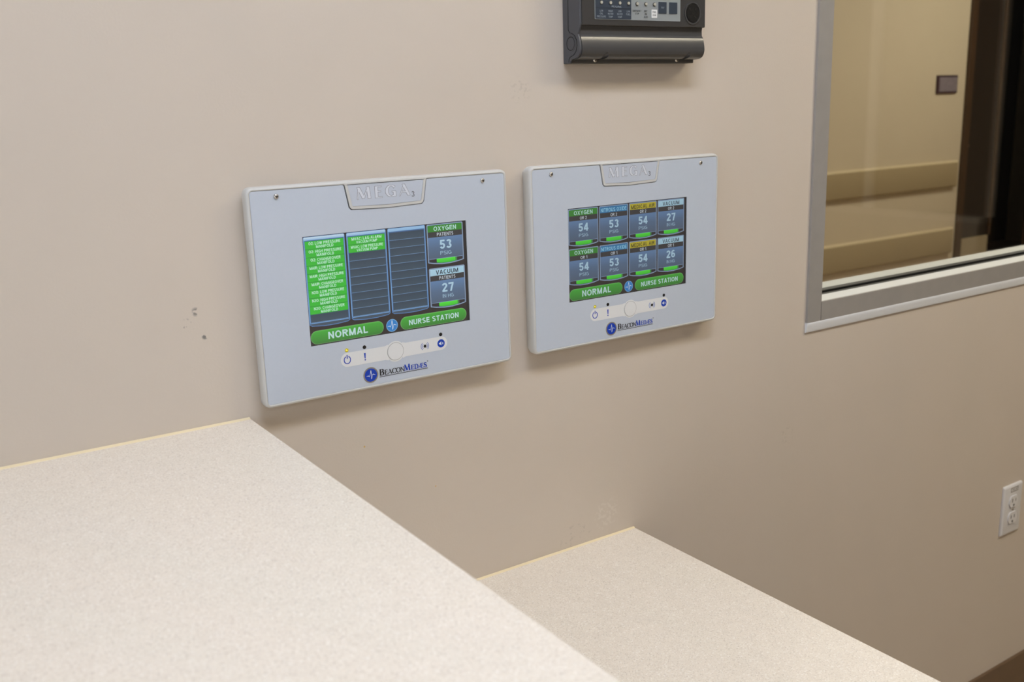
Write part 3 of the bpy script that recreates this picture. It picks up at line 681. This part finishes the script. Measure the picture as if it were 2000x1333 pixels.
def alarm_panel(x, z, which, label):
    t = empty('alarm_panel', (x, 0, z-H_), label, 'alarm panel', 'white wall alarm panels with screens')
    # bezel housing: profile swept round the face
    m = MB(); loops = []
    for off, y, r in ((.0005, -.0002, .006), (.0008, -.006, .006), (.0034, -.0075, .008), (.0040, -.011, .009), (.0040, -.0165, .009), (.0034, -.0195, .008), (.0024, -.0212, .007), (.0010, -.0218, .006), (.0001, -.0217, .005), (-.0004, -.0212, .004), (-.0005, -.0185, .004)):
        loops.append([(p[0], y, p[1]) for p in rrect(-off, W_+off, -off, H_+off, r, 6)])
    m.rings([l[::-1] for l in loops], 'bezel', True)
    m.add([(-.0005, -.0187, -.0005), (W_+.0005, -.0187, -.0005), (W_+.0005, -.0187, H_+.0005), (-.0005, -.0187, H_+.0005)], [(0, 1, 2, 3)], 'gapshade')  # dark sheet behind the faceplate gap, standing in for its shadow line
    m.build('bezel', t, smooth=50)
    # faceplate: notch for the badge, window for the screen
    g = .7
    out = [(g, g), (114.6-g, g), (116.4-g, 1.6), (121.0-g, 27.8), (123.2, 30.9), (171.6, 32.2), (220.0, 30.9), (222.2+g, 27.8), (226.8+g, 1.6), (228.6+g, g), (343.2-g, g), (343.2-g, 251.8-g), (g, 251.8-g)]
    hole = [(59.2, 57.2), (282.3, 57.2), (282.3, 189.1), (59.2, 189.1)]
    m = MB(); m.prism(poly(out), FY, FY+.0022, 'face', holes=[poly(hole)]); m.build('faceplate', t)
    # badge: raised grey rim, recessed plate, lettering
    ro = [(115.6, -.6), (117.0, 2), (121.6, 26.4), (122.8, 28.9), (125.2, 30.2), (131, 30.3), (171.6, 31.6), (212, 30.3), (218.0, 30.2), (220.4, 28.9), (221.6, 26.4), (226.2, 2), (227.6, -.6)]
    ri = [(119.6, .6), (120.2, 1.2), (124.6, 25.6), (125.6, 26.9), (131, 27.1), (171.6, 28.4), (212, 27.1), (217.6, 26.9), (218.6, 25.6), (223.0, 1.2), (223.6, .6)]
    m = MB(); m.prism(poly(ro), FY-.0010, FY+.0018, 'bezel', holes=[poly(ri)]); bd = m.build('badge', t, bevel=.0006)
    ii = [(120.2, 1.3), (124.9, 25.9), (126.0, 26.7), (171.6, 27.9), (217.2, 26.7), (218.3, 25.9), (223.0, 1.3)]
    m = MB(); m.prism(poly(ii), FY-.0002, FY+.0015, 'badgeface'); m.build('badge_plate', bd)
    m = MB()
    for nm, u, ws, T, tt in (('M', 131.2, 1.32, .21, .075), ('E', 155.4, 1.10, .25, .075), ('G', 170.8, 1.02, .25, .08), ('A', 188.6, 1.16, .24, .075)):
        a = C2(u, 19.0); h = .0138
        put_strokes(m, a[0], a[1], h, ws, nm, T, tt, False, FY-.00032, 'letterline', grow=.00036)
        put_strokes(m, a[0], a[1], h, ws, nm, T*.94, tt*.9, False, FY-.00046, 'letter')
    a, b = C2(205.2, 21.4), C2(209.6, 14.6)
    put_text(m, '3', a[0], b[0], a[1], b[1], FY-.00046, 'letterline', .16)
    tag(m.build('lettering', bd), 'embossed silver MEGA 3 lettering')
    p = C2(31.8, 8.0); screw(t, p[0], p[1], FY-.0003, .0030, .3)
    p = C2(309.4, 8.2); screw(t, p[0], p[1], FY-.0003, .0030, 1.1)
    (screen_alarm_list if which == 0 else screen_gas_grid)(t)
    # control strip
    m = MB(); u0_, u1_, vc, hh = 95.9, 246.0, 213.1, 8.9
    P = [(u0_+hh+hh*math.cos(math.radians(a)), vc+hh*math.sin(math.radians(a))) for a in range(90, 271, 12)]
    P += [(156.0, vc-hh), (160.6, vc-10.2)]+[(170.6+13.3*math.cos(math.radians(a)), vc+13.3*math.sin(math.radians(a))) for a in range(222, 320, 8)]+[(180.6, vc-10.2), (185.2, vc-hh)]
    P += [(u1_-hh+hh*math.cos(math.radians(a)), vc+hh*math.sin(math.radians(a))) for a in range(-90, 91, 12)]
    P += [(185.2, vc+hh), (180.6, vc+10.2)]+[(170.6+13.3*math.cos(math.radians(a)), vc+13.3*math.sin(math.radians(a))) for a in range(42, 140, 8)]+[(160.6, vc+10.2), (156.0, vc+hh)]
    m.flat(poly(P), FY-.00015, 'strip'); st = m.build('control_strip', t)
    m = MB(); c = C2(170.6, 213.0)
    m.prism(ell(c[0], c[1], .0116, .0116, 48), FY-.0004, FY-.00016, 'ring', holes=[ell(c[0], c[1], .0110, .0110, 48)])
    m.prism(ell(c[0], c[1], .0109, .0109, 48), FY-.0007, FY-.00016, 'button'); tag(m.build('push_button', st, bevel=.0002), 'round off-white button')
    Y = FY-.00030
    m = MB(); c = C2(104.5, 213.2); a0, a1 = math.radians(112), math.radians(428); n = 30
    ro_ = ell(c[0], c[1], .0048, .0052, n, a0, a1); ri_ = ell(c[0], c[1], .0037, .0041, n, a0, a1)
    m.flat(ro_+ri_[::-1], Y, 'blue'); m.flat([(c[0]-.0006, c[1]+.0015), (c[0]+.0006, c[1]+.0015), (c[0]+.0006, c[1]+.0064), (c[0]-.0006, c[1]+.0064)], Y, 'blue'); m.build('power_icon', st)
    m = MB(); c = C2(128.3, 213)
    m.flat([(c[0]-.0006, c[1]-.0022), (c[0]+.0006, c[1]-.0022), (c[0]+.0011, c[1]+.0047), (c[0]-.0011, c[1]+.0047)], Y, 'blue')
    m.flat(ell(c[0], c[1]-.0040, .0010, .0009, 14), Y, 'blue'); m.build('alert_icon', st)
    m = MB(); c = C2(213, 213.2)
    for k, rr_ in ((0, .0036), (1, .0055)):
        for s_ in (0, 180):
            q0, q1 = math.radians(s_-52), math.radians(s_+52)
            m.flat(ell(c[0], c[1], rr_+.0005, rr_+.0005, 14, q0, q1)+ell(c[0], c[1], rr_-.0003, rr_-.0003, 14, q0, q1)[::-1], Y, 'bluepale')
    m.build('sound_icon', st)
    m = MB(); m.disc(c[0], c[1], .0020, Y-.0002, Y+.0001, 'black', 24); m.build('buzzer_hole', st)
    m = MB(); c = C2(236.8, 213.3); m.disc(c[0], c[1], .0054, Y, Y+.00014, 'blue', 36)
    q = lambda pts: [(c[0]+a*.001, c[1]+b*.001) for a, b in pts]
    m.flat(q([(-3.2, -1), (-1.8, -1), (.2, -2.8), (.2, 2.8), (-1.8, 1), (-3.2, 1)]), Y-.0002, 'white')
    m.flat(q([(1.2, -1.3), (1.7, -1.6), (3.4, 1.1), (2.9, 1.4)]), Y-.0002, 'white'); m.flat(q([(2.9, -1.6), (3.4, -1.3), (1.7, 1.4), (1.2, 1.1)]), Y-.0003, 'white'); m.build('mute_icon', st)
    for i, (u, v) in enumerate(((104.6, 200.9), (128.4, 200.9), (236.9, 201.4))):
        c = C2(u, v); m = MB(); m.disc(c[0], c[1], .0024, FY-.0002, FY+.0006, 'amber' if i == 0 else 'black', 24)
        if i == 0:
            m.disc(c[0]-.0006, c[1]+.0003, .0008, FY-.0004, FY-.0001, 'amberhi', 12); m.disc(c[0]+.0010, c[1]-.0002, .0005, FY-.0004, FY-.0001, 'amberhi', 12)
        o = m.build('indicator_light', t); 
        if i == 0: o['label'] = 'lit yellow indicator light'
    # logo
    m = MB(); c = C2(134.5, 237.8); m.disc(c[0], c[1], .0101, FY-.0003, FY-.00001, 'taupe', 48); m.disc(c[0], c[1], .0084, FY-.00045, FY-.0001, 'blue', 48)
    top, bot = ecg(c[0], c[1], .0078)
    for i in range(len(top)-1): m.add([(bot[i][0], FY-.0006, bot[i][1]), (bot[i+1][0], FY-.0006, bot[i+1][1]), (top[i+1][0], FY-.0006, top[i+1][1]), (top[i][0], FY-.0006, top[i][1])], [(0, 1, 2, 3)], 'white')
    lg = m.build('emblem', t); lg['label'] = 'round blue heartbeat emblem with taupe ring'
    m = MB(); Y = FY-.0002; z0_ = C2(0, 240.9)[1]
    x_ = put_strokes(m, C2(146.6, 0)[0], z0_, .0082, 1.02, 'B', .23, .09, True, Y, 'ink')
    x_ = put_strokes(m, C2(153.6, 0)[0], z0_, .0064, .98, 'EACON', .22, .09, True, Y, 'ink')
    x_ = put_strokes(m, C2(181.2, 0)[0], z0_, .0084, 1.0, 'M', .24, .09, True, Y, 'blue')
    x_ = put_strokes(m, C2(191.2, 0)[0], z0_, .0064, 1.02, 'EDÆS', .22, .09, True, Y, 'blue')
    a, b = C2(146.3, 242.9), C2(215.4, 242.2); m.flat([(a[0], a[1]), (b[0], a[1]), (b[0], b[1]), (a[0], b[1])], Y, 'ink')
    c = C2(215.6, 233.4); m.flat(ell(c[0], c[1], .0007, .0007, 12), Y, 'ink')
    m.build('logo_lettering', t)
    return t
alarm_panel(.0335, 1.3359, 0, 'alarm panel at left, screen with a green column of manifold alarms, above the tall counter')
alarm_panel(.4208, 1.3368, 1, 'alarm panel at right, screen with eight gas pressure tiles in two rows')

# ================================================================== ANNUNCIATOR
DX0, DX1 = .4925, .7185
t = empty('annunciator', (DX0, 0, 1.473), 'dark grey generator annunciator box on the wall at the top edge of the photo', 'annunciator')
def A(x, z): return (x-DX0, z-1.473)
ZT = 1.690
def rollpts(cy, cz, r, a0, a1, n=14): return [(cy+r*math.cos(math.radians(a0+(a1-a0)*i/(n-1))), cz+r*math.sin(math.radians(a0+(a1-a0)*i/(n-1)))) for i in range(n)]
prof = [(-.0003, ZT), (-.034, ZT), (-.038, ZT-.004), (-.038, 1.5225), (-.0372, 1.5212), (-.0325, 1.5205), (-.0318, 1.5165), (-.0322, 1.5098),
        (-.0330, 1.5090), (-.0346, 1.5068), (-.0350, 1.5060), (-.0364, 1.5010), (-.0376, 1.4955), (-.0380, 1.4905), (-.0377, 1.4880), (-.0365, 1.4845), (-.0340, 1.4812), (-.0300, 1.4790)]
prof += [(-.0245, 1.4781), (-.0150, 1.4775), (-.0150, 1.4742), (-.0142, 1.4732), (-.0003, 1.4730)]
m = MB(); xs = (.0035, DX1-DX0)
m.rings([[(x, y, z-1.473) for y, z in prof] for x in xs], 'dev', True, True)
body = m.build('housing', t, smooth=40)
# screw slots cut through the roll
import bmesh
SCR = [(.5345-DX0, 1.4775-1.473), (.6850-DX0, 1.4775-1.473)]
for sx_, sz_ in SCR:
    cm = MB(); lp = []
    for y, dx_, zz, r in ((-.0155, 0, .0052, .0052), (-.034, .004, .0085, .0046), (-.050, .008, .0115, .0042)):
        lp.append([(sx_+dx_+r*math.cos(a*math.pi/10), y, zz+r*math.sin(a*math.pi/10)) for a in range(20)])
    cm.rings(lp, 'devrec', True, True); co = cm.build('cutter')
    bm_ = bmesh.new(); bm_.from_mesh(co.data); bmesh.ops.recalc_face_normals(bm_, faces=bm_.faces); bm_.to_mesh(co.data); bm_.free()
    co.parent = t
    bm_ = bmesh.new(); bm_.from_mesh(body.data); bmesh.ops.recalc_face_normals(bm_, faces=bm_.faces); bm_.to_mesh(body.data); bm_.free()
    bo = body.modifiers.new('cut', 'BOOLEAN'); bo.operation = 'DIFFERENCE'; bo.object = co; bo.solver = 'EXACT'
    bpy.context.view_layer.update(); dg = bpy.context.evaluated_depsgraph_get()
    me = bpy.data.meshes.new_from_object(body.evaluated_get(dg)); body.modifiers.clear(); body.data = me
    bpy.data.objects.remove(co)
# left end cap
cap = [(-.0003, ZT), (-.034, ZT), (-.0375, ZT-.004), (-.0375, 1.5225), (-.0355, 1.5160), (-.0325, 1.5098), (-.0345, 1.5060), (-.0360, 1.5010), (-.0370, 1.4955), (-.0374, 1.4905), (-.0360, 1.4850), (-.0330, 1.4815), (-.0270, 1.4792), (-.0180, 1.4782), (-.0150, 1.4765), (-.0142, 1.4732), (-.0003, 1.4730)]
m = MB(); m.rings([[(0, y, z-1.473) for y, z in cap], [(.0034, y, z-1.473) for y, z in cap]], 'devside', True, True); ec = m.build('end_cap', t, bevel=.0009)
m = MB()
def ringx(cy, cz, ro_, ri_, x0, x1, mt, n=36):
    L0 = [[(x, cy+r*math.cos(2*math.pi*i/n), cz-1.473+r*math.sin(2*math.pi*i/n)) for i in range(n)] for x, r in ((x1, ro_), (x0, ro_), (x0, ri_), (x1, ri_), (x1, ro_))]
    m.rings(L0, mt)
ringx(-.0175, 1.4985, .0105, .0092, -.0005, .0005, 'devside')
ringx(-.0175, 1.4985, .0092, .0080, -.0001, .0005, 'devrec')
m.rings([[(x, -.0175+.0078*math.cos(i*math.pi/18), 1.4985-1.473+.0078*math.sin(i*math.pi/18)) for i in range(36)] for x in (.0004, -.0004)], 'devside', True, True)
m.build('knockout', ec)
# thin ridge following the side
m = MB(); pth = [(-.0125, ZT-.01), (-.0125, 1.5170), (-.0150, 1.5125), (-.0195, 1.5118), (-.0262, 1.5085), (-.0305, 1.5020), (-.0312, 1.4950), (-.0285, 1.4875), (-.0230, 1.4835), (-.0160, 1.4815), (-.0130, 1.4790), (-.0128, 1.4745)]
for a, b in zip(pth, pth[1:]):
    dy, dz = b[0]-a[0], b[1]-a[1]; l = math.hypot(dy, dz); ny, nz = -dz/l*.0003, dy/l*.0003
    q = [(a[0]-ny, a[1]-nz), (b[0]-ny, b[1]-nz), (b[0]+ny, b[1]+nz), (a[0]+ny, a[1]+nz)]
    m.rings([[(x, y, z-1.473) for y, z in q] for x in (.0002, -.0005)], 'devrec', True, True)
m.build('ridge', ec)
for k, (sx_, sz_) in enumerate(SCR): screw(t, sx_, sz_+.0006, -.0158, .0034, .5+k)
# membrane
FYD = -.0381
def R(mb, x0, x1, z0, z1, y, mt): mb.prism(rrect(x0-DX0, x1-DX0, z0-1.473, z1-1.473, .0006, 3), y, y+.0004, mt)
o_ = -.0015
m = MB(); R(m, .5170, .6700, 1.5285, 1.664, FYD-.0006, 'mgrey'); mem = m.build('control_membrane', t)
m = MB(); R(m, .5178, .5795, 1.5293, 1.662, FYD-.0011, 'navy'); m.add([(.5180-DX0, FYD-.0013, .0699), (.5794-DX0, FYD-.0013, .0699), (.5794-DX0, FYD-.0013, .0702), (.5180-DX0, FYD-.0013, .0702)], [(0, 1, 2, 3)], 'navyline'); tag(m.build('label_field', mem), 'navy blue label field')
m = MB()
def lines(cx, z, rows, mt, h=.0024, ws=.0011, dz=.0037):
    for k, s_ in enumerate(rows):
        wd = max(.003, len(s_)*ws); zz = z-1.473-k*dz
        put_text(m, s_, cx-DX0-wd/2, cx-DX0+wd/2, zz-h/2, zz+h/2, FYD-.0014, mt, .15)
lines(.5535, 1.5452, ['PRE-ALARMS'], 'pale', .0024, .00165)
for cx, rows in ((.5276, ['LOW', 'OIL', 'PRESSURE']), (.5433, ['HIGH', 'WATER', 'TEMP']), (.5592, ['LOW', 'WATER', 'TEMP']), (.5740, ['LOW', 'FUEL'])): lines(cx, 1.5395, rows, 'pale', .0024, .0019)
lines(.5895, 1.5408, ['EMERGENCY', 'STOP'], 'ink', .0024, .0017)
lines(.6055, 1.5408, ['NOT', 'IN', 'AUTO'], 'ink', .0024, .0018, .0039)
m.build('printed_text', mem)
m = MB(); R(m, .6160, .6262, 1.5322, 1.5432, FYD-.0012, 'label'); lab = tag(m.build('paper_label', mem), 'small white paper label')
m = MB(); lines(.6211, 1.5398, ['FUEL', 'LEAK'], 'ink', .0022, .0017, .0040); m.build('label_text', lab)
for x in (.5276, .5433, .5592, .5744, .5898, .6055, .6212):
    m = MB(); x_, z_ = x-DX0, 1.5500-1.473
    m.disc(x_, z_, .0026, FYD-.0014, FYD-.0004, 'lensring', 20); m.disc(x_, z_, .0019, FYD-.0026, FYD-.0014, 'lens', 20); m.build('pilot_light', t)
for k, (x0, x1) in enumerate(((.6287, .6435), (.6486, .6636))):
    m = MB(); R(m, x0, x1, 1.5382, 1.5535, FYD-.0013, 'navy')
    o = m.build('membrane_button', mem)
    if k == 0:
        m = MB(); lines((x0+x1)/2, 1.5460, ['TEST'], 'pale', .0020, .0015); m.build('button_text', o)
# horn
m = MB(); hx, hz = .6937-DX0, 1.5402-1.473
m.prism(ell(hx, hz, .0155, .0155, 48), FYD-.0012, FYD+.0005, 'dev', holes=[ell(hx, hz, .0136, .0136, 48)]); hn = m.build('horn', t, bevel=.0006)
m = MB(); m.disc(hx, hz, .0135, FYD-.0004, FYD+.0004, 'devrec', 40)
m.disc(hx, hz, .0118, FYD-.0010, FYD-.0004, 'black', 40)
for a in (45, 135, 225, 315): m.disc(hx+.0072*math.cos(math.radians(a)), hz+.0072*math.sin(math.radians(a)), .0019, FYD-.0012, FYD-.0009, 'devrec', 16)
m.disc(hx, hz, .0019, FYD-.0012, FYD-.0009, 'devrec', 16); m.build('horn_grille', hn)

# ================================================================== OUTLET
OX, OZ = 1.7262, .5015
t = empty('wall_outlet', (OX, 0, OZ), 'white duplex power outlet on the beige wall below the interior window', 'power outlet')
m = MB(); hw, hh = .0370, .0592; loops = []
for off, y, r in ((0, -.0003, .003), (0, -.0028, .003), (-.0010, -.0046, .003), (-.0030, -.0058, .0025), (-.0045, -.0062, .002)):
    loops.append([(p[0], y, p[1]) for p in rrect(-hw-off, hw+off, -hh-off, hh+off, r, 5)])
m.rings([l[::-1] for l in loops], 'plate', True, True); m.build('cover_plate', t, smooth=50)
for s_ in (1, -1):
    cz = s_*.0197
    P = [(17.0*math.cos(math.radians(a))*.001, cz+.001*max(-13.6, min(13.6, 17.0*math.sin(math.radians(a))))) for a in range(0, 360, 6)]
    m = MB(); m.prism(P, -.0086, -.0063, 'plate'); f = m.build('socket_face', t, bevel=.0006)
    m = MB()
    for dx_, h_ in ((-.0063, .0044), (.0063, .0036)): m.box(dx_-.0010, dx_+.0010, -.00885, -.0083, cz+.003-h_, cz+.003+h_, 'slot')
    m.disc(0, cz-.0085, .0026, -.00885, -.0083, 'slot', 16); m.build('slot', f)
screw(t, 0, 0, -.0062, .0032, .2)
m = MB(); m.prism([(-.012, .0420), (.017, .0420), (.017, .0530), (-.012, .0530)], -.0064, -.00622, 'sticker', holes=[[(-.0095, .0440), (.0150, .0440), (.0150, .0512), (-.0095, .0512)]])
put_text(m, 'NC4', -.0055, .012, .0452, .0500, -.0064, 'sticker', .18)
m.build('circuit_label', t)
for k_, o in enumerate(list(bpy.data.objects)):
    if o.name.startswith('cutter'): bpy.data.objects.remove(o)
